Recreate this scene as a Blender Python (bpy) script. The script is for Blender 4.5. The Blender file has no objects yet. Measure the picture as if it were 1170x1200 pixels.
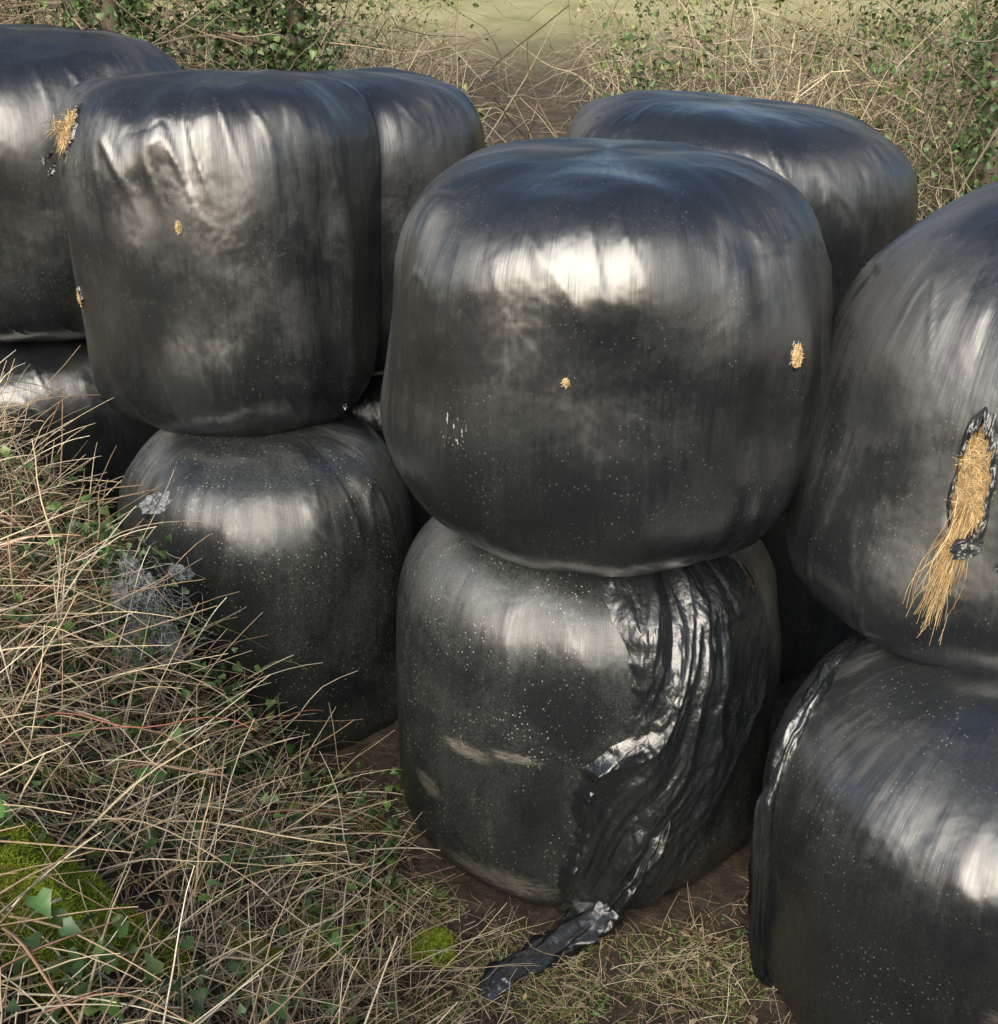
import bpy, math, random
import numpy as np
from mathutils import Vector, noise as mn
rng=np.random.default_rng(7); random.seed(7)
scene=bpy.context.scene
scene.view_settings.view_transform='Standard'; scene.view_settings.look='None'; scene.view_settings.exposure=0

# ---------------------------------------------------------------- helpers
def smooth(t):
    t=np.clip(t,0,1); return t*t*(3-2*t)
def link(o,parent=None):
    scene.collection.objects.link(o)
    if parent is not None: o.parent=parent
    return o
def make_mesh(name,V,F,mat,col=None,sm=True,parent=None,extra=None):
    V=np.asarray(V,dtype=np.float32); F=np.asarray(F,dtype=np.int32); k=F.shape[1]
    me=bpy.data.meshes.new(name); me.vertices.add(len(V)); me.vertices.foreach_set('co',V.ravel())
    me.loops.add(F.size); me.loops.foreach_set('vertex_index',F.ravel())
    me.polygons.add(len(F)); me.polygons.foreach_set('loop_start',np.arange(0,F.size,k,dtype=np.int32))
    me.update(calc_edges=True)
    me.polygons.foreach_set('use_smooth',np.full(len(F),sm,dtype=bool))
    if col is not None:
        a=me.attributes.new('Col','FLOAT_COLOR','POINT')
        c=np.ones((len(V),4),dtype=np.float32); c[:,:3]=col; a.data.foreach_set('color',c.ravel())
    if extra is not None:
        a=me.attributes.new('wrapco','FLOAT_VECTOR','POINT'); a.data.foreach_set('vector',np.asarray(extra,dtype=np.float32).ravel())
    me.materials.append(mat); o=bpy.data.objects.new(name,me); return link(o,parent)
def grid_faces(nr,nc,wrap=False):
    r=np.arange(nr-1)[:,None]; c=np.arange(nc if wrap else nc-1)[None,:]; c2=(c+1)%nc
    return np.stack([r*nc+c,r*nc+c2,(r+1)*nc+c2,(r+1)*nc+c],-1).reshape(-1,4)
def unit(v): return v/np.maximum(np.linalg.norm(v,axis=-1,keepdims=True),1e-9)
def rand_dirs(n,up=0.0,spread=1.0):
    v=rng.normal(size=(n,3)); v[:,2]=v[:,2]*spread+up; return unit(v)
def strands(base,d,L,r,col,segs=6,droop=0.3,wig=0.05,sides=3):
    n=len(base); t=np.linspace(0,1,segs+1)[None,:,None]
    L=np.broadcast_to(np.asarray(L,float),(n,))[:,None,None]; r=np.broadcast_to(np.asarray(r,float),(n,))
    dr=np.broadcast_to(np.asarray(droop,float),(n,))[:,None,None]
    P=base[:,None,:]+d[:,None,:]*L*t
    P=P+np.array([0,0,-1.0])*L*t*t*dr
    w1=rng.normal(size=(n,1,3)); w2=rng.normal(size=(n,1,3)); ph=rng.uniform(0,6.28,(n,1,1))
    P=P+w1*L*wig*(np.sin(t*3.1+ph)-np.sin(ph))+w2*L*wig*.5*(np.sin(t*8+ph)-np.sin(ph))
    T=unit(np.gradient(P,axis=1)); ref=rand_dirs(n)[:,None,:]
    n1=unit(np.cross(T,np.broadcast_to(ref,T.shape))); n2=np.cross(T,n1)
    rad=(r[:,None]*(1-.65*t[...,0]))[...,None]
    rings=[P+rad*(n1*math.cos(a)+n2*math.sin(a)) for a in [2*math.pi*k/sides for k in range(sides)]]
    V=np.stack(rings,2)
    idx=np.arange(n*(segs+1)*sides).reshape(n,segs+1,sides)
    F=[]
    for k in range(sides):
        k2=(k+1)%sides
        F.append(np.stack([idx[:,:-1,k],idx[:,:-1,k2],idx[:,1:,k2],idx[:,1:,k]],-1).reshape(-1,4))
    C=np.repeat(col,(segs+1)*sides,axis=0)
    return V.reshape(-1,3),np.concatenate(F),C
def leaves(pos,size,col,up=0.5,ivy=False):
    n=len(pos); nrm=rand_dirs(n,up); a=unit(np.cross(nrm,rand_dirs(n))); b=np.cross(nrm,a)
    if ivy: prof=[(0,0),(-.12,.3),(.22,.52),(.5,.3),(1,0),(.5,-.3),(.22,-.52),(-.12,-.3)]
    else: prof=[(0,0),(.3,.3),(.75,.2),(1,0),(.75,-.2),(.3,-.3)]
    s=np.broadcast_to(np.asarray(size,float),(n,))[:,None]
    pts=[pos+s*(.35*a)]+[pos+s*(l*a+w*b+abs(w)*.5*nrm-.25*l*l*nrm) for l,w in prof]
    m=len(pts); V=np.stack(pts,1).reshape(-1,3); i0=(np.arange(n)*m)[:,None]
    F=[np.concatenate([i0,i0+1+k,i0+1+(k+1)%(m-1)],1) for k in range(m-1)]
    return V,np.concatenate(F),np.repeat(col,m,axis=0)
def merge(parts):
    Vs,Fs,Cs=[],[],[]; o=0
    for V,F,C in parts:
        Vs.append(V);Fs.append(F+o);Cs.append(C);o+=len(V)
    return np.concatenate(Vs),np.concatenate(Fs),np.concatenate(Cs)
def pick(pal,n,var=.2):
    pal=np.array(pal); c=pal[rng.integers(0,len(pal),n)]
    return np.clip(c*(1+rng.normal(size=(n,1))*var),.004,.9)

# ---------------------------------------------------------------- materials
def newmat(name):
    m=bpy.data.materials.new(name); m.use_nodes=True; nt=m.node_tree
    return m,nt,nt.nodes['Principled BSDF']
def N(nt,t,**kw):
    n=nt.nodes.new(t)
    for k,v in kw.items(): setattr(n,k,v)
    return n
def colmat(name,rough=.7,spec=.3):
    m,nt,b=newmat(name); a=N(nt,'ShaderNodeAttribute',attribute_name='Col')
    tc=N(nt,'ShaderNodeTexCoord'); nz=N(nt,'ShaderNodeTexNoise'); nz.inputs['Scale'].default_value=35; nz.inputs['Detail'].default_value=1
    nt.links.new(tc.outputs['Object'],nz.inputs['Vector'])
    mr=N(nt,'ShaderNodeMapRange'); mr.inputs[3].default_value=.6; mr.inputs[4].default_value=1.35
    nt.links.new(nz.outputs['Fac'],mr.inputs[0])
    mx=N(nt,'ShaderNodeVectorMath',operation='SCALE'); nt.links.new(a.outputs['Color'],mx.inputs[0]); nt.links.new(mr.outputs[0],mx.inputs['Scale'])
    nt.links.new(mx.outputs[0],b.inputs['Base Color']); b.inputs['Roughness'].default_value=rough
    b.inputs['Specular IOR Level'].default_value=spec
    return m
M_stem=colmat('dry_stems'); M_leaf=colmat('leaf',.45,spec=.5)
M_film=colmat('pale_film',.25,spec=.8)
_b=M_film.node_tree.nodes['Principled BSDF']; _b.inputs['Alpha'].default_value=.55

def wrapmat(name,dust=.3,rough=.34,ior=1.95,streak=.0005,scr=.3,sheet=False,smears=(),drops=()):
    m,nt,b=newmat(name); L=nt.links.new
    at=N(nt,'ShaderNodeAttribute',attribute_name='wrapco'); tc=N(nt,'ShaderNodeTexCoord')
    def mapped(sc,src,rot=(0,0,0)): 
        mp=N(nt,'ShaderNodeMapping'); mp.inputs['Scale'].default_value=sc; mp.inputs['Rotation'].default_value=rot; L(src,mp.inputs['Vector']); return mp.outputs[0]
    def noi(vec,scale,det=3,rg=.55,dist=0):
        n=N(nt,'ShaderNodeTexNoise'); n.inputs['Scale'].default_value=scale; n.inputs['Detail'].default_value=det
        n.inputs['Roughness'].default_value=rg; n.inputs['Distortion'].default_value=dist; L(vec,n.inputs['Vector']); return n.outputs['Fac']
    def rng_(v,a,b_,c,d):
        r=N(nt,'ShaderNodeMapRange'); r.inputs[1].default_value=a; r.inputs[2].default_value=b_; r.inputs[3].default_value=c; r.inputs[4].default_value=d; L(v,r.inputs[0]); return r.outputs[0]
    def mul(a,b_,op='MULTIPLY'):
        n=N(nt,'ShaderNodeMath',operation=op); L(a,n.inputs[0])
        if isinstance(b_,(int,float)): n.inputs[1].default_value=b_
        else: L(b_,n.inputs[1])
        return n.outputs[0]
    W=at.outputs['Vector']; O=tc.outputs['Object']
    s_f=noi(mapped((1,1,.04),W),95,2); s_m=noi(mapped((1,1,.12),W),26,2,.6,.3)
    big=noi(O,2.6,4,.62,.5); grit=noi(O,160,1)
    if sheet:
        vo=N(nt,'ShaderNodeTexVoronoi',feature='DISTANCE_TO_EDGE'); vo.inputs['Scale'].default_value=30; L(mapped((1,1,.5),O),vo.inputs['Vector'])
        cr=mul(noi(O,36,3,.55,1.0),vo.outputs['Distance'],'ADD'); crh=mul(cr,.0022)
    else:
        cr=noi(mapped((1,1,.7),O),6,3,.5,.2); crh=mul(cr,.0095)
    hh=mul(crh,mul(mul(s_m,.0006),mul(s_f,streak),'ADD'),'ADD')
    bn=N(nt,'ShaderNodeBump'); bn.inputs['Distance'].default_value=1.0; bn.inputs['Strength'].default_value=1.0
    L(hh,bn.inputs['Height']); L(bn.outputs[0],b.inputs['Normal'])
    patch=mul(mul(big,.74),mul(s_m,.26),'ADD')
    rr=mul(rng_(patch,.46,.54,rough-.06,rough+.07),rng_(s_f,.3,.7,-.02,.02),'ADD')
    L(rr,b.inputs['Roughness']); b.inputs['IOR'].default_value=ior
    if not sheet:
        tg=N(nt,'ShaderNodeTangent',direction_type='RADIAL',axis='Z'); L(tg.outputs[0],b.inputs['Tangent']); b.inputs['Anisotropic'].default_value=.78
    dm=mul(rng_(big,.36,.66,.2,1),rng_(grit,.4,.62,.35,1)); dm=mul(dm,rng_(s_m,.35,.65,.75,1)); dm=mul(dm,dust)
    mx=N(nt,'ShaderNodeMix',data_type='RGBA'); L(dm,mx.inputs[0]); mx.inputs[6].default_value=(.007,.009,.011,1); mx.inputs[7].default_value=(.064,.070,.062,1)
    sp=N(nt,'ShaderNodeTexVoronoi'); sp.inputs['Scale'].default_value=62; L(O,sp.inputs['Vector'])
    tot=mul(rng_(sp.outputs['Distance'],.07,.18,1,0),rng_(noi(O,5,2),.42,.58,0,scr))
    def blob(c,sc,rot):
        v=N(nt,'ShaderNodeVectorMath',operation='SUBTRACT'); L(O,v.inputs[0]); v.inputs[1].default_value=c
        l=N(nt,'ShaderNodeVectorMath',operation='LENGTH'); L(mapped(sc,v.outputs[0],rot),l.inputs[0]); return rng_(l.outputs['Value'],.2,1,1,0)
    for c,(a_,b2),rot in smears:
        bb=blob(c,(1/a_,1.5,1/b2),(0,rot,0)); st=noi(mapped((8,8,50),O,(0,rot,0)),2.6,5,.85,.8)
        tot=mul(rng_(mul(bb,st),.36,.66,0,.55),tot,'MAXIMUM')
    for c,r_ in drops:
        tot=mul(mul(blob(c,(1/r_,1.5,.6/r_),(0,0,0)),rng_(noi(mapped((1,1,.5),O),95,1),.68,.71,0,2)),tot,'MAXIMUM')
    mx2=N(nt,'ShaderNodeMix',data_type='RGBA'); L(tot,mx2.inputs[0]); L(mx.outputs[2],mx2.inputs[6]); mx2.inputs[7].default_value=(.36,.33,.27,1)
    L(mx2.outputs[2],b.inputs['Base Color'])
    return m
W_A=wrapmat('black_wrap_front',.3,.36,ior=2.05,drops=[((-.125,3.28,1.63),.045)])
W_clean=wrapmat('black_wrap_clean',.3,.36,ior=2.05); W_mid=wrapmat('black_wrap',.3,.36,ior=2.05,scr=.3)
W_G=wrapmat('black_wrap_scuffed',.4,.35,ior=2.05,scr=.5,smears=[((1.25,2.4,.45),(.22,.16),.9),((1.40,2.5,.88),(.16,.09),.8)])
W_A2=wrapmat('black_wrap_muddy',1.0,.38,ior=1.85,scr=1.1,smears=[((-.10,3.31,.57),(.20,.07),.55),((-.23,3.43,.36),(.12,.10),.9),((.04,3.25,.60),(.22,.05),.1),((.0,3.3,.12),(.5,.14),.0)])
W_dusty=wrapmat('black_wrap_dusty',.95,.38,ior=1.85,scr=1.1); W_loose=wrapmat('black_wrap_loose',.2,.28,ior=1.85,streak=.0002,scr=.1,sheet=True)

# ---------------------------------------------------------------- terrain
def hgt(x,y):
    x=np.asarray(x,float); y=np.asarray(y,float)
    x0=-.2-.33*(y-2.9); d=x0-x
    bank=1.1*smooth(d/1.35)
    lim=4.0+np.clip(-x-1.0,0,1.5)*.70
    bank=bank*(1-smooth((y-lim)/.45))
    cam=1.15*smooth((1.9-y)/1.3)
    h=np.maximum(bank,cam)*(1-smooth((-y-6)/6)*.6)
    h=np.where(x<-4,h*(1-smooth((-x-4)/4)*.5),h)
    yy=np.clip(y-8,0,None); hill=.12*yy*smooth(yy/5); hill=np.where(y>60,.12*52+ (y-60)*.02,hill)
    u=.025*np.sin(x*3.1+y*1.7)*np.sin(y*2.3-x)+.012*np.sin(x*9+1)*np.sin(y*11)
    return h+hill+u
def axis(lo,hi,a,b,fine):
    mid=np.arange(a,b,fine); l=a-np.geomspace(fine,a-lo,30)[::-1]; h=b+np.geomspace(fine*.5,hi-b,30); return np.concatenate([l,mid,h])
xs=axis(-300,300,-4.5,4.5,.06); ys=axis(-200,400,-1,9,.06)
X,Y=np.meshgrid(xs,ys); Z=hgt(X,Y)
near=(np.abs(X)<5)&(Y>-1)&(Y<9)
jit=rng.normal(size=X.shape)*.008*near
V=np.stack([X,Y,Z+jit],-1).reshape(-1,3)
m,nt,b=newmat('soil_and_grass'); L=nt.links.new
tc=N(nt,'ShaderNodeTexCoord')
def nz(scale,det=4,rg=.6):
    n=N(nt,'ShaderNodeTexNoise'); n.inputs['Scale'].default_value=scale; n.inputs['Detail'].default_value=det; n.inputs['Roughness'].default_value=rg; L(tc.outputs['Object'],n.inputs['Vector']); return n.outputs['Fac']
def ramp(f,st):
    r=N(nt,'ShaderNodeValToRGB'); L(f,r.inputs[0]); e=r.color_ramp.elements
    e[0].position=st[0][0]; e[0].color=(*st[0][1],1); e[1].position=st[-1][0]; e[1].color=(*st[-1][1],1)
    for p,c in st[1:-1]:
        q=e.new(p); q.color=(*c,1)
    return r.outputs[0]
soil=ramp(nz(14,6,.7),[(.3,(.022,.016,.010)),(.5,(.065,.048,.032)),(.62,(.11,.082,.055)),(.75,(.06,.075,.03))])
field=ramp(nz(.5,6,.7),[(.35,(.24,.25,.10)),(.5,(.36,.35,.16)),(.65,(.46,.42,.24))])
litter=ramp(nz(6,6,.75),[(.3,(.03,.022,.014)),(.5,(.09,.068,.042)),(.7,(.19,.145,.09))])
sx=N(nt,'ShaderNodeSeparateXYZ'); L(tc.outputs['Object'],sx.inputs[0])
def yr(a,b_):
    r=N(nt,'ShaderNodeMapRange'); r.inputs[1].default_value=a; r.inputs[2].default_value=b_; L(sx.outputs[1],r.inputs[0]); return r.outputs[0]
m1=N(nt,'ShaderNodeMix',data_type='RGBA'); L(yr(6,9),m1.inputs[0]); L(soil,m1.inputs[6]); L(litter,m1.inputs[7])
m2=N(nt,'ShaderNodeMix',data_type='RGBA'); L(yr(19,25),m2.inputs[0]); L(m1.outputs[2],m2.inputs[6]); L(field,m2.inputs[7])
L(m2.outputs[2],b.inputs['Base Color']); b.inputs['Roughness'].default_value=.9
bp=N(nt,'ShaderNodeBump'); bp.inputs['Distance'].default_value=.03; L(nz(30,6,.7),bp.inputs['Height']); L(bp.outputs[0],b.inputs['Normal'])
make_mesh('ground',V,grid_faces(len(ys),len(xs)),m)

# ---------------------------------------------------------------- bales
BALES=[]
def bale(name,cx,cy,z0,z1,R,seed,mat,nt_=4,nb=3.2,tilt=(0,0),pleat=1.0,taper=0.0,low=.03,creases=(),dome=.02,topn=1.0):
    NT,NP=360,190; H=(z1-z0)/2
    ph=np.linspace(-math.pi/2,math.pi/2,NP); th=np.linspace(0,2*math.pi,NT,endpoint=False)
    c=np.cos(ph); s=np.sin(ph); ex=np.where(s>0,nt_,nb)
    rr=np.power(np.clip(c,0,1),2/ex); zz=np.sign(s)*np.power(np.abs(s),2/ex)
    P=np.zeros((NP,NT,3)); Wc=np.zeros((NP,NT,3))
    arc=np.concatenate([[0],np.cumsum(np.hypot(np.diff(rr*R),np.diff(zz*H)))])
    so=seed*7.31
    for j in range(NP):
        tp=1-taper*zz[j]; rim=math.exp(-((rr[j]-.90)/.13)**2)*(1 if abs(zz[j])>.6 else math.exp(-((abs(zz[j])-.6)/.2)**2))
        f=float(smooth(rr[j]*1.5-.3)); g=float(smooth((abs(zz[j])-.6)/.35))*(1 if zz[j]>0 else .3)
        for i in range(NT):
            ct,st=math.cos(th[i]),math.sin(th[i])
            e=low*mn.noise(Vector((ct*1.1+so,st*1.1,zz[j]*.9)))+low*.45*mn.noise(Vector((ct*3+so,st*3,zz[j]*1.8+9)))
            pl=mn.noise(Vector((ct*4+so,st*4,zz[j]*.7+3))); pl2=mn.noise(Vector((ct*13+zz[j]*.8,st*13+so,zz[j]*1.0)))
            fold=max(0,.09-abs(mn.noise(Vector((ct*4.5+zz[j]*1.6,st*4.5+so,rr[j]*2.0)))))/.09
            fold*=max(0,min(1,.5+2.2*mn.noise(Vector((ct*1.6+so,st*1.6,22)))))
            e+=pleat*(pl*.013+pl2*.003+.007*fold)*rim+pleat*(pl*.003+pl2*.0003)
            t=math.degrees(th[i])
            for (ca,cw,cd) in creases:
                dd=((t-ca+180)%360)-180
                if abs(dd)<cw*4: e+=cd*math.exp(-(dd/cw)**2)*(.4+.6*float(smooth((zz[j]+1)/1.2)))
            r=(R*tp)*rr[j]+e*f
            x,y=r*ct,r*st
            z=H*zz[j]+g*(topn*(.035*mn.noise(Vector((x*2.2+so,y*2.2,5)))+.012*mn.noise(Vector((x*7+so,y*7,8))))+dome*(1-rr[j]**2))
            z+=g*f*pleat*(pl*.010+.004*fold)
            P[j,i]=(x,y,z); Wc[j,i]=(ct,st,arc[j]/R)
    P[...,2]+=P[...,0]*tilt[0]+P[...,1]*tilt[1]
    P+=np.array([cx,cy,(z0+z1)/2])
    o=make_mesh(name,P.reshape(-1,3),grid_faces(NP,NT,True),mat,extra=Wc.reshape(-1,3))
    B=dict(o=o,P=P,c=np.array([cx,cy,(z0+z1)/2]),R=R,H=H,NT=NT,NP=NP); BALES.append(B); return B
def idx(B,t): return ((t-90)%360)/360*B['NT']
def surf(B,t,phi,off=0):
    i=idx(B,t); j=(phi+90)/180*(B['NP']-1); j=min(max(j,1),B['NP']-3.001)
    i0=int(i); j0=int(j); fi=i-i0; fj=j-j0; P=B['P']; n=B['NT']
    a=P[j0,i0%n];b_=P[j0,(i0+1)%n];c=P[j0+1,i0%n];d=P[j0+1,(i0+1)%n]
    p=a*(1-fi)*(1-fj)+b_*fi*(1-fj)+c*(1-fi)*fj+d*fi*fj
    nn=np.cross(b_-a,c-a); nn/=max(np.linalg.norm(nn),1e-9)
    return p+nn*off,nn
def phiz(B,t,z):
    col=B['P'][:,int(idx(B,t))%B['NT'],2]; zz=np.maximum.accumulate(col[1:-2])+np.arange(len(col)-3)*1e-7
    j=np.interp(z,zz,np.arange(1,len(col)-2)); return j/(B['NP']-1)*180-90
nm='wrapped_silage_bale'
A =bale(nm,.32,3.80,1.09,2.28,.67,1,W_A,3.8,3.0,low=.05,creases=((318,5,.026),(305,4,-.018),(333,4,-.01)))
A2=bale(nm,.29,3.85,-.03,1.17,.65,2,W_A2,3.6,7,pleat=.8)
Bb=bale(nm,-1.04,4.95,1.12,2.42,.585,3,W_clean,5.0,4.4,pleat=1.4,low=.05,creases=((325,6,.03),(250,10,.015)))
B2=bale(nm,-.90,4.62,-.05,1.17,.575,4,W_dusty,3.9,8,low=.04)
Cc=bale(nm,-.65,5.50,1.17,2.37,.59,5,W_mid,5,3.5,topn=.6)
C2=bale(nm,-.62,5.85,-.03,1.19,.6,6,W_dusty,4,6)
Dd=bale(nm,-2.22,6.35,1.13,2.48,.80,7,W_mid,4.2,4,low=.05,dome=.05)
D2=bale(nm,-2.35,6.35,-.03,1.15,.72,8,W_mid,4,6)
E =bale(nm,.93,5.2,1.14,2.28,.70,9,W_clean,4.8,3.5,tilt=(-.09,0),topn=.5,dome=.03)
E2=bale(nm,.97,5.2,-.03,1.19,.66,10,W_dusty,4,6)
Ff=bale(nm,1.60,3.50,1.02,2.22,.68,11,W_clean,2.8,7,taper=.11,pleat=1.3,low=.05)
G =bale(nm,1.50,3.0,-.05,1.09,.74,12,W_G,2.5,6,pleat=1.2)

# ---------------------------------------------------------------- torn sheet on front lower bale
def ridge(x,y,z=0): return 1-2*abs(mn.noise(Vector((x,y,z))))
def crump(x,y,z=0):
    d=mn.voronoi(Vector((x,y,z)))[0]; return d[1]-d[0]
keys=[(1.16,-4,52),(1.10,2,62),(1.0,6,63),(.85,9,58),(.7,6,52),(.6,-3,48),(.5,-6,44),(.32,-6,37),(.18,-8,27),(.05,-11,14)]
kz=[k[0] for k in keys][::-1]; kl=[k[1] for k in keys][::-1]; kr=[k[2] for k in keys][::-1]
NR,NC=400,210; P=np.zeros((NR,NC,3)); Wc=np.zeros((NR,NC,3))
for r in range(NR):
    s=r/(NR-1); z=1.15-s*1.10
    tl=np.interp(z,kz,kl)+3.5*mn.noise(Vector((z*7,1,0)))+2.2*mn.noise(Vector((z*26,1,0))); tr=np.interp(z,kz,kr)+3.5*mn.noise(Vector((z*6,5,0)))
    for c in range(NC):
        u=c/(NC-1); t=tl+(tr-tl)*u; ph_=phiz(A2,t,z); p,_=surf(A2,t,ph_)
        ua=t/48.0
        dx=mn.noise(Vector((ua*2.0,s*3.0,9)))*1.0; dy=mn.noise(Vector((ua*4,s*5,19)))*.8
        a=ua*2.4+s*2.6+.3; q=s*1.2-ua*.4+dy*.2
        f1=ridge(a+dx*.6,q,0)
        c1=crump(ua*4+dx*1.2+s*4,(s*3.0-ua*2)*.8+dy,1); c2=crump(ua*11+dx*2+s*9,s*8-ua*6+dy*2,4); c3=crump(ua*26+dx*3,s*26+dy*4,8)
        lf=ridge(a*2.8+dx,q*2,5); lf2=ridge(a*6+dx*2,q*3.5,15)
        h=.030*f1+.020*min(c1,.6)+.008*min(c2,.6)+.0025*min(c3,.6)+.007*lf+.003*lf2
        edge=min(u,1-u)*9; h=.007+max(h,-.003)*min(1,.25+edge)
        rad=p[:2]-A2['c'][:2]; dr=rad/np.linalg.norm(rad)
        P[r,c]=(p[0]+dr[0]*h,p[1]+dr[1]*h,p[2]+h*.5*(s<.15)); Wc[r,c]=(u*.8,.3,s)
make_mesh('torn_wrap_sheet',P.reshape(-1,3),grid_faces(NR,NC),W_loose,extra=Wc.reshape(-1,3),parent=A2['o'])
def rope(name,pts,rad,mat,parent,flat=.5,crink=1.0,seg=260,sides=48,seed=0,cf=6):
    pts=np.array(pts,float); rad=np.array(rad,float); k=np.linspace(0,1,len(pts)); s=np.linspace(0,1,seg)
    C=np.stack([np.interp(s,k,pts[:,i]) for i in range(3)],1)
    for _ in range(25): C[1:-1]=(C[:-2]+2*C[1:-1]+C[2:])/4
    R=np.interp(s,k,rad); T=unit(np.gradient(C,axis=0)); up=np.array([0,-.3,1.0]); n1=unit(np.cross(T,up)); n2=np.cross(n1,T)
    P=np.zeros((seg,sides,3)); Wc=np.zeros((seg,sides,3))
    for i in range(seg):
        for j in range(sides):
            a=2*math.pi*j/sides; ca,sa=math.cos(a),math.sin(a)
            f=1+crink*(.5*mn.noise(Vector((ca*1.6+seed,sa*1.6,s[i]*cf)))+.6*crump(ca*1.8,sa*1.8+seed,s[i]*cf*.7)+.3*crump(ca*4,sa*4+seed,s[i]*cf*2)-.35)
            P[i,j]=C[i]+R[i]*f*(n1[i]*ca+n2[i]*sa*flat); Wc[i,j]=(ca*.2,sa*.2,s[i])
    return make_mesh(name,P.reshape(-1,3),grid_faces(seg,sides,True),mat,extra=Wc.reshape(-1,3),parent=parent)
tp=[surf(A2,t,phiz(A2,t,z),.02)[0] for t,z in [(20,.45),(15,.32),(9,.2),(4,.11)]]
rope('torn_wrap_tail',tp+[(.26,3.14,.05),(.17,3.07,.03),(.08,3.01,.025),(.0,2.96,.02),(-.04,2.89,.0)],[.012,.045,.065,.07,.07,.06,.05,.065,.035],W_loose,A2['o'],.35,1.2)
pts=[surf(G,t,p,.012)[0] for t,p in [(-165,66),(-145,56),(-125,50),(-108,46),(-97,40),(-90,25),(-87,8),(-86,-10),(-86,-30),(-86,-46)]]
rope('bunched_wrap_fold',pts,[.014,.022,.024,.026,.028,.030,.030,.030,.028,.026],W_loose,G['o'],.9,1.1,380,30,3,12)

# ---------------------------------------------------------------- straw tears
M_straw=colmat('straw',.65)
SP=[(.55,.40,.20),(.46,.32,.15),(.62,.49,.28),(.34,.21,.10)]
def dent(B,t,z,w,h,depth):
    p,nn=surf(B,t,phiz(B,t,z)); P=B['P']; d=P-p; side=unit(np.cross([0,0,1.0],nn)); upp=np.cross(nn,side)
    u=d@side; v=d@upp; q=np.sqrt((u/w)**2+(v/h)**2); k=smooth((1.15-q)/.5)*(np.abs(d@nn)<.25)
    P-=nn*(k*depth)[...,None]
    B['o'].data.vertices.foreach_set('co',P.reshape(-1,3).astype(np.float32).ravel()); B['o'].data.update()
def tear(B,t,z,w,h,n=120,rag=True,seed=0,ragamp=1.0,rec=0,jg=.45,sh=.35):
    ph_=phiz(B,t,z); p,nn=surf(B,t,ph_,0)
    up=np.array([0,0,1.0]); side=unit(np.cross(up,nn)); upp=np.cross(nn,side)
    par=B['o']; K=14;M=40
    P=np.zeros((K,M,3))
    def on(a,rr_):
        u=math.cos(a)*w*rr_*(1+sh*mn.noise(Vector((math.cos(a)*2+seed,math.sin(a)*2,1)))); v=math.sin(a)*h*rr_*(1+sh*.8*mn.noise(Vector((math.cos(a)*3+seed,math.sin(a)*3,4))))
        if rec:
            q=p+side*u+upp*v-nn*(u*u/(2*B['R'])); return q,unit(nn+side*u/B['R'])
        dt=math.degrees(u/B['R']); tt=t+dt; pz=phiz(B,tt,z+v*max(.3,upp[2])); q,qn=surf(B,tt,pz,0); return q,qn
    for k in range(K):
        for m_ in range(M):
            a=2*math.pi*m_/M; rr_=max(.02,k/(K-1)); q,qn=on(a,rr_)
            P[k,m_]=q+qn*(.004+.012*(1-rr_)*(0 if rec else 1)-rec+.006*mn.noise(Vector((q[0]*60,q[1]*60,q[2]*30))))
    C=pick(SP,K*M,.2)*.8
    make_mesh('straw_core',P.reshape(-1,3),grid_faces(K,M,True),M_straw,col=C,parent=par)
    a=rng.uniform(0,6.28,n); r_=np.sqrt(rng.uniform(0,1,n))*.85
    base=np.array([ (lambda q:q[0]+q[1]*(.010-rec))(on(a[i],r_[i])) for i in range(n)])
    d=rng.normal(size=(n,3))*.8+upp*rng.choice([-1,1],(n,1))*.5; d-= (d@nn)[:,None]*nn*.85; d=unit(d+nn*.08)
    V,F,Cc_=strands(base-d*min(w,h)*.5,d,rng.uniform(.5,1.1,n)*min(w,h)*1.2,.0012,pick(SP,n,.25),5,.1,.05)
    make_mesh('straw_wisps',V,F,M_straw,col=Cc_,parent=par)
    if rag:
        NR=8;M=110; P=np.zeros((NR,M,3)); W_=np.zeros((NR,M,3))
        for k in range(NR):
            for m_ in range(M):
                a_=2*math.pi*m_/M; f=k/(NR-1); jag=mn.noise(Vector((math.cos(a_)*6+seed,math.sin(a_)*6,2)))*jg
                q,qn=on(a_,.92+jag*(1-f)+f*(.3+.25*mn.noise(Vector((math.cos(a_)*2,math.sin(a_)*2,seed+9)))))
                P[k,m_]=q+qn*(.001+ ragamp*((1-f)*.007*(1+1.8*mn.noise(Vector((math.cos(a_)*7,math.sin(a_)*7,k*.5+seed))))+.002*math.sin(f*3.14))-(.003*f if rec else 0))
                W_[k,m_]=(math.cos(a_),math.sin(a_),f)
        make_mesh('ragged_film_edge',P.reshape(-1,3),grid_faces(NR,M,True),W_loose,extra=W_.reshape(-1,3),parent=par)
    return p,nn
p,nn=tear(Ff,-38.5,1.58,.046,.165,1000,seed=3,rec=.012,ragamp=1.6,jg=.28,sh=.22)
dent(Ff,-38.5,1.58,.046,.165,.035)
n=300; base=p+np.array([.0,0,-.11])+rng.normal(size=(n,3))*np.array([.011,.006,.03])+nn*.020
d=unit(np.array([-.26,-.10,-1.0])+rng.normal(size=(n,3))*.06)
V,F,C=strands(base,d,rng.uniform(.09,.26,n),.0014,pick(SP,n,.2),7,.05,.045)
make_mesh('hanging_straw',V,F,M_straw,col=C,parent=Ff['o'])
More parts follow.
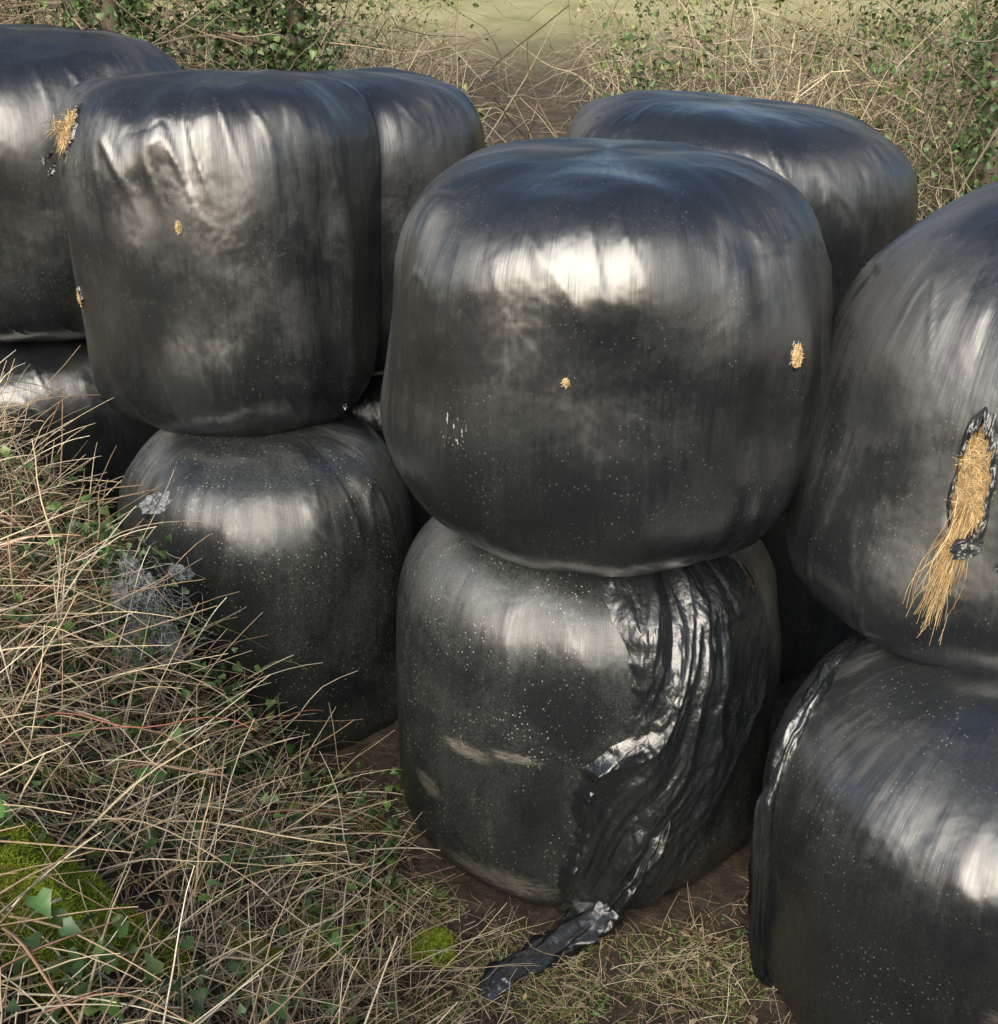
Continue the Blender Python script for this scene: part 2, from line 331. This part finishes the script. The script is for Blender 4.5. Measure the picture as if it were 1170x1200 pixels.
def flap(B,p,nn,n,sz,seed,mat=None,name='loose_film_flap',col=None,par=None,G_=14,amp=1.0):
    for k in range(n):
        c=p+rng.normal(size=3)*sz*.6; c+=nn*.01; s=sz*rng.uniform(.5,1.1); P=np.zeros((G_,G_,3)); W_=np.zeros((G_,G_,3))
        a=rand_dirs(1)[0]; a[2]-=.6; a=unit(a); b_=unit(np.cross(a,nn)); e_=G_-1
        for i in range(G_):
            for j in range(G_):
                u=i/e_-.2; v=(j/e_-.5)*(.7+.3*math.sin(u*5)); w=amp*(.3*mn.noise(Vector((u*5+k,v*5,seed)))+.12*mn.noise(Vector((u*14+k,v*14,seed))))
                if amp>1: w+=.25*min(.6,crump(u*4+k*3,v*4,seed))+.1*crump(u*9+k,v*9,seed+3)
                P[i,j]=c+s*(a*(u+.15*mn.noise(Vector((u*3,v*3,seed+k))))+b_*v*.6*(1+.3*mn.noise(Vector((u*4,v*2,seed-k))))+nn*(w+.1)); W_[i,j]=(u,v,0)
        C=None if col is None else np.tile(np.array([col])*rng.uniform(.6,1.3),(G_*G_,1))
        make_mesh(name,P.reshape(-1,3),grid_faces(G_,G_),mat or W_loose,col=C,extra=W_.reshape(-1,3),parent=par or B['o'])
flap(Ff,p+np.array([.07,0,-.12]),nn,6,.09,1)
tear(A,44,1.83,.016,.034,80,seed=4,ragamp=.5); tear(A,-13,1.80,.011,.012,30,rag=False,seed=5)
tear(Bb,-5,1.97,.012,.024,40,rag=False,seed=6)
p,nn=tear(Bb,-54,2.26,.045,.075,260,seed=7); flap(Bb,p+np.array([-.02,-.02,-.10]),nn,4,.06,4)
n=60; V,F,C=strands(p+nn*.005+rng.normal(size=(n,3))*.025,unit(nn*.8+rng.normal(size=(n,3))*.7),rng.uniform(.03,.07,n),.0014,pick(SP,n,.2),5,.4,.05); make_mesh('straw_tuft',V,F,M_straw,col=C,parent=Bb['o'])
p,nn=tear(Bb,-62,1.66,.02,.03,60,seed=8); flap(Bb,surf(Bb,48,-25)[0],surf(Bb,48,-25)[1],2,.05,5)

# ---------------------------------------------------------------- bramble bank
MOSS=[(-.98,2.22,.17),(-.62,2.62,.10),(-.95,3.25,.09),(-.5,2.95,.1),(-.2,3.1,.07),(-.8,2.3,.10),(-.9,2.0,.08)]
def inbale(x,y,m=.03):
    k=np.zeros(len(x),bool)
    for B in BALES: k|=np.hypot(x-B['c'][0],y-B['c'][1])<B['R']+m
    return k
def bankpts(n,xr=(-3.6,.0),yr_=(1.2,5.3),thr=.02,jz=.2,moss=.2):
    out=[]
    while sum(len(o) for o in out)<n:
        x=rng.uniform(*xr,n*2); y=rng.uniform(*yr_,n*2)
        x0=-.2-.33*(y-2.9); d=x0-x; lim=4.0+np.clip(-x-1,0,1.5)*.70
        k=(rng.uniform(0,1,n*2)<smooth((d+.12)/.5))&(y<lim+.2)&~inbale(x,y,.05)
        for (mx_,my_,mr_) in MOSS: k&=(np.hypot(x-mx_,y-my_)>mr_*1.05)|(rng.uniform(0,1,n*2)<moss)
        z=hgt(x,y)+rng.uniform(0,1,n*2)**1.5*jz*smooth((d+.2)/.8)
        out.append(np.stack([x,y,z],1)[k])
    return np.concatenate(out)[:n]
TAN=[(.68,.57,.39),(.58,.46,.29),(.76,.66,.49),(.46,.34,.21),(.33,.23,.15)]
parts=[]
n=17000; b_=bankpts(n,jz=.12,moss=.3); d=rand_dirs(n,.35,.5); parts.append(strands(b_,d,rng.uniform(.08,.30,n),rng.uniform(.0010,.0022,n),pick(TAN+[(.24,.26,.09),(.3,.22,.14)],n),3,.35,.04))
n=3900; b_=bankpts(n,jz=.2,moss=.35); d=rand_dirs(n,.40,.4); parts.append(strands(b_,d,rng.uniform(.18,.55,n),rng.uniform(.0018,.0044,n),pick(TAN,n),6,rng.uniform(.0,.3,n),.018))
n=300; b_=bankpts(n,xr=(-1.0,0),yr_=(2.0,3.4),jz=.05); d=unit(rand_dirs(n,.9,.4)+np.array([.4,0,.2])); parts.append(strands(b_,d,rng.uniform(.2,.42,n),rng.uniform(.0015,.003,n),pick(TAN[:3],n,.1),6,rng.uniform(0,.3,n),.02))
n=160; b_=bankpts(n,xr=(-2.4,-1.4),yr_=(4.2,5.2),jz=.1); d=unit(rand_dirs(n,1.2,.4)+np.array([.3,0,.2])); parts.append(strands(b_,d,rng.uniform(.25,.5,n),rng.uniform(.0018,.0035,n),pick(TAN[:3],n,.1),6,rng.uniform(.1,.4,n),.02))
V,F,C=merge(parts); make_mesh('dry_grass',V,F,M_stem,col=C)
n=420; b_=bankpts(n,jz=.2,moss=.05); d=rand_dirs(n,.5,.45)+np.array([.25,0,0])
V,F,C=strands(b_,unit(d),rng.uniform(.35,.75,n),rng.uniform(.0022,.0045,n),pick([(.40,.24,.16),(.54,.42,.29),(.28,.12,.08),(.58,.48,.33),(.2,.2,.09)],n),10,rng.uniform(.3,.7,n),.035)
make_mesh('bramble_canes',V,F,M_stem,col=C)
GR=[(.06,.12,.035),(.09,.17,.045),(.04,.08,.03),(.13,.19,.06)]
nc_=380; cl=bankpts(nc_,jz=.24,moss=1); pos=np.repeat(cl,15,0)+rng.normal(size=(nc_*15,3))*.07; pos[:,2]=np.maximum(pos[:,2],hgt(pos[:,0],pos[:,1])+.07)
pp=[leaves(pos,rng.uniform(.016,.045,len(pos)),pick(GR,len(pos),.25),.7,True)]
n=90; pos=bankpts(n,yr_=(1.8,3.0),jz=.1,moss=1); pos[:,2]+=.16; pp.append(leaves(pos,rng.uniform(.035,.055,n),pick([(.08,.18,.04),(.1,.2,.06)],n,.2),1.2,True))
n=900; tt=rng.uniform(0,1,n); pos=np.stack([-1.38+.42*tt,3.88-.1*tt,1.05-.85*tt],1)+rng.normal(size=(n,3))*np.array([.08,.06,.11])
pp.append(leaves(pos,rng.uniform(.015,.038,n),pick(GR,n,.3),.5,True))
n=700; x=rng.uniform(-.9,-.3,n); y=rng.uniform(3.2,3.95,n); k=~inbale(x,y,.0); x=x[k];y=y[k]; pos=np.stack([x,y,hgt(x,y)+rng.uniform(.01,.12,len(x))],1)
pp.append(leaves(pos,rng.uniform(.014,.034,len(x)),pick(GR+[(.16,.10,.05)],len(x),.3),.8,True))
V,F,C=merge(pp); make_mesh('ivy_and_bramble_leaves',V,F,M_leaf,col=C)
n=130; tt=rng.uniform(0,1,n); b_=np.stack([-1.5+.45*tt,3.85-.1*tt,1.0-.8*tt],1)+rng.normal(size=(n,3))*.08
V,F,C=strands(b_,unit(rand_dirs(n,.3)+np.array([.5,-.1,0])),rng.uniform(.15,.38,n),.0018,pick([(.25,.1,.07),(.38,.27,.16),(.12,.14,.05)],n),9,.5,.06)
make_mesh('bramble_canes',V,F,M_stem,col=C)

# moss
def mosspts(cx,cy,R,n,top):
    a=rng.uniform(0,6.28,n); r=np.sqrt(rng.uniform(0,1,n))*(1+.25*np.sin(a*3+cx*9)); x=cx+R*r*np.cos(a); y=cy+R*r*np.sin(a); return np.stack([x,y,hgt(x,y)+top*(1-r*r*.6)-.01],1)
MG=[(.30,.38,.03),(.40,.48,.045),(.16,.23,.025)]
n=60; th=np.linspace(0,2*math.pi,n,endpoint=False); K=30; P=np.zeros((K,n,3)); mx0,my0=MOSS[0][:2]
for k in range(K):
    for i in range(n):
        r=.17*k/(K-1); x=mx0+r*math.cos(th[i]); y=my0+r*math.sin(th[i])
        P[k,i]=(x,y,float(hgt(x,y))+.13*(1-(k/(K-1))**2)-.01+.06*mn.noise(Vector((x*15,y*15,0))))
mo=make_mesh('moss_mound',P.reshape(-1,3),grid_faces(K,n,True),M_stem,col=pick(MG,K*n,.15))
a=rng.uniform(0,6.28,9000); rn=np.sqrt(rng.uniform(0,1,9000)); x=mx0+.17*rn*np.cos(a); y=my0+.17*rn*np.sin(a)
zb=np.array([.06*mn.noise(Vector((p_*15,q_*15,0))) for p_,q_ in zip(x,y)])
b_=np.stack([x,y,hgt(x,y)+.13*(1-rn**2)-.005+zb],1); V,F,C=strands(b_,rand_dirs(len(b_),1.0),rng.uniform(.010,.028,len(b_)),.0015,pick(MG,len(b_),.25),2,.2,.05)
make_mesh('moss_fronds',V,F,M_stem,col=C,parent=mo)
pp=[]
for cx,cy,r_ in MOSS[1:]:
    b_=mosspts(cx,cy,r_,1800,.08); pp.append(strands(b_,rand_dirs(len(b_),1.0),rng.uniform(.01,.03,len(b_)),.0015,pick(MG,len(b_),.3),2,.2,.05))
V,F,C=merge(pp); make_mesh('moss_patches',V,F,M_stem,col=C)

# ground grass, litter
n=17000; x=rng.uniform(-.7,1.1,n); y=rng.uniform(2.3,3.9,n)
dens=np.array([mn.noise(Vector((a*3.5,b__*3.5,3))) for a,b__ in zip(x,y)])+.4*np.exp(-((x-.40)/.25)**2-((y-3.0)/.22)**2); k=(dens>.02)&~inbale(x,y,-.02)
b_=np.stack([x,y,hgt(x,y)-.005],1)[k]
V1=strands(b_,rand_dirs(len(b_),1.3,.5),rng.uniform(.03,.08,len(b_)),.0014,pick([(.15,.26,.05),(.22,.34,.08),(.32,.34,.13),(.5,.42,.26)],len(b_)),4,.5,.05)
n=3200; x=rng.uniform(-.8,1.1,n); y=rng.uniform(2.3,3.8,n); k=~inbale(x,y,-.02); b_=np.stack([x,y,hgt(x,y)+.008],1)[k]
V2=strands(b_,rand_dirs(len(b_),.15,.2),rng.uniform(.04,.22,len(b_)),.0012,pick(TAN,len(b_)),4,.1,.06)
V,F,C=merge([V1,V2]); make_mesh('grass',V,F,M_stem,col=C)
n=1900; x=rng.uniform(-.8,1.1,n); y=rng.uniform(2.3,3.9,n); k=~inbale(x,y,-.02); b_=np.stack([x,y,hgt(x,y)+.012],1)[k]
V,F,C=leaves(b_,rng.uniform(.012,.032,len(b_)),pick([(.2,.13,.08),(.1,.06,.035),(.3,.22,.13),(.09,.15,.05)],len(b_)),1.2); make_mesh('leaf_litter',V,F,M_leaf,col=C)

# crumpled pale plastic and netting caught in the brambles
n=420; cen=np.array([-1.17,3.72,.84]); b_=cen+rng.normal(size=(n,3))*np.array([.06,.05,.10])
V,F,C=strands(b_,rand_dirs(n,-.4),rng.uniform(.04,.16,n),.0008,pick([(.7,.71,.73),(.5,.52,.55),(.3,.32,.34)],n),8,.3,.14)
nw=make_mesh('discarded_net_wrap',V,F,M_stem,col=C)
for dz in (.08,0,-.08): flap(None,cen+np.array([0,0,dz]),unit(np.array([.3,-1,.3])),3,.17,3+dz,M_film,'crumpled_clear_film',(.42,.44,.47),nw,40,1.6)

# ---------------------------------------------------------------- hedges
def hedge(name,x0,x1,y0,y1,top,nst,ntw,ncl,gap=None,leafpal=None,twpal=None,per=50,lsize=(.03,.07)):
    leafpal=leafpal or [(.07,.125,.04),(.115,.16,.055),(.17,.19,.07),(.05,.09,.028)]
    twpal=twpal or [(.34,.26,.17),(.45,.37,.25),(.15,.11,.075),(.36,.33,.20),(.56,.48,.35)]
    def ok(x): return np.ones(len(x),bool) if gap is None else ~((x>gap[0])&(x<gap[1]))
    x=rng.uniform(x0,x1,nst); y=rng.uniform(y0,y1,nst); k=ok(x); x=x[k];y=y[k]; b_=np.stack([x,y,hgt(x,y)],1)
    parts=[strands(b_,rand_dirs(len(x),2.2,.5),rng.uniform(.6,1.15,len(x))*top,rng.uniform(.005,.016,len(x)),pick(twpal,len(x)),8,rng.uniform(0,.35,len(x)),.05)]
    x=rng.uniform(x0,x1,ntw); y=rng.uniform(y0,y1,ntw); k=ok(x)|(rng.uniform(0,1,ntw)<.2); x=x[k];y=y[k]
    tp=top*(.75+.35*np.sin(x*1.7+1)*np.sin(x*.6+y)); z=hgt(x,y)+rng.uniform(0,1,len(x))*tp; b_=np.stack([x,y,z],1)
    parts.append(strands(b_,rand_dirs(len(x),.5),rng.uniform(.25,1.0,len(x)),rng.uniform(.002,.006,len(x)),pick(twpal,len(x)),4,rng.uniform(0,.6,len(x)),.08))
    V,F,C=merge(parts); h=make_mesh(name,V,F,M_stem,col=C)
    if ncl:
        x=rng.uniform(x0,x1,ncl*3); y=rng.uniform(y0,y1,ncl*3)
        dn=np.array([mn.noise(Vector((a*.7,b2*.7,x0))) for a,b2 in zip(x,y)]); k=ok(x)&(dn>-.08); x=x[k][:ncl];y=y[k][:ncl]
        z=hgt(x,y)+rng.uniform(0,1.0,len(x))*top; cl=np.stack([x,y,z],1)
        pos=np.repeat(cl,per,0)+rng.normal(size=(len(cl)*per,3))*rng.uniform(.07,.22,(len(cl),1)).repeat(per,0)
        tint=np.repeat(pick(leafpal,len(cl),.25),per,0)*(1+rng.normal(size=(len(pos),1))*.25)
        V,F,C=leaves(pos,rng.uniform(*lsize,len(pos)),np.clip(tint,.01,.5),.4); make_mesh('hedge_leaves',V,F,M_leaf,col=C,parent=h)
    return h
OL=[(.18,.19,.08),(.26,.24,.12),(.13,.14,.06)]
hedge('hedge',-9,-.25,9.2,11.5,2.6,380,9000,430)
hedge('hedge',1.0,9,9.6,12,2.4,380,8000,380)
hedge('scrub',-12,12,14.5,19,1.7,300,6000,200,gap=(-.5,.9),leafpal=OL)
hedge('scrub',1.6,4.2,7.0,8.6,1.6,110,2600,40,leafpal=OL)
hedge('hedge',-30,30,30,33,2.2,260,4000,350,leafpal=OL,per=40,lsize=(.1,.22))
hedge('hedge',-18,18,-11,-9,2.4,150,2000,450,per=45,lsize=(.09,.18))
def ivy_tree(x,y,H,r):
    z=float(hgt(x,y)); b0=np.array([[x,y,z-.1]]); parts=[strands(b0,unit(np.array([[.05,.02,1.0]])),H,r,np.array([[.14,.11,.08]]),14,0,.02,10)]
    n=60; b_=np.stack([np.full(n,x)+.02*H*rng.uniform(0,1,n),np.full(n,y),z+rng.uniform(.35,.95,n)*H],1)
    parts.append(strands(b_,rand_dirs(n,.5,.6),rng.uniform(.6,1.8,n),rng.uniform(.006,.016,n),pick([(.2,.16,.12)],n),9,0,.08,5))
    n=400; b_=np.repeat(b_,9,0)[:n]+rng.normal(size=(n,3))*.5; parts.append(strands(b_,rand_dirs(n,.5),rng.uniform(.3,.9,n),.004,pick([(.28,.21,.14)],n),5,0,.08))
    V,F,C=merge(parts); o=make_mesh('ivy_clad_tree',V,F,M_stem,col=C)
    n=6000; a=rng.uniform(0,6.28,n); zz=rng.uniform(0,1,n); bul=.12+.5*np.array([abs(mn.noise(Vector((math.cos(a_)*1.5,z_*6,math.sin(a_)*1.5+x)))) for a_,z_ in zip(a,zz)])*2
    rr=bul*rng.uniform(.5,1.35,n); pos=np.stack([x+.05*zz*H+rr*np.cos(a),y+rr*np.sin(a),z+zz*H*.9],1)
    V,F,C=leaves(pos,rng.uniform(.03,.06,n),pick([(.05,.10,.03),(.08,.14,.045),(.035,.06,.022),(.12,.16,.06)],n,.3),.4,True); make_mesh('ivy',V,F,M_leaf,col=C,parent=o)
ivy_tree(3.5,9.3,5.0,.12); ivy_tree(-2.7,9.0,4.6,.1); ivy_tree(-1.6,9.3,4.8,.09); ivy_tree(5.2,10,5.5,.13); ivy_tree(-3.9,9.4,4.8,.1)

# ---------------------------------------------------------------- light
AZ=20; EL=29
w=bpy.data.worlds.new('World'); scene.world=w; w.use_nodes=True; wn=w.node_tree
sky=wn.nodes.new('ShaderNodeTexSky'); sky.sky_type='NISHITA'; sky.sun_disc=False
sky.sun_elevation=math.radians(EL); sky.sun_rotation=math.radians(180+AZ); sky.dust_density=3.5; sky.air_density=1.0
bg=wn.nodes['Background']; bg.inputs[1].default_value=.15; wn.links.new(sky.outputs[0],bg.inputs[0])
sd=bpy.data.lights.new('sun','SUN'); sd.energy=5.0; sd.angle=math.radians(56); sd.color=(1,.94,.84)
so=bpy.data.objects.new('sun',sd); link(so)
el=math.radians(EL); az=math.radians(AZ); dirv=Vector((-math.sin(az)*math.cos(el),-math.cos(az)*math.cos(el),math.sin(el)))
so.rotation_euler=dirv.to_track_quat('Z','Y').to_euler(); so.location=dirv*20

cd=bpy.data.cameras.new('camera'); co=bpy.data.objects.new('camera',cd); link(co); co.location=(0,0,2.78)
co.rotation_euler=(math.radians(90-23),0,0); cd.sensor_fit='HORIZONTAL'; cd.sensor_width=36; cd.lens=1500/1170*36
cd.clip_start=.05; cd.clip_end=1500; scene.camera=co
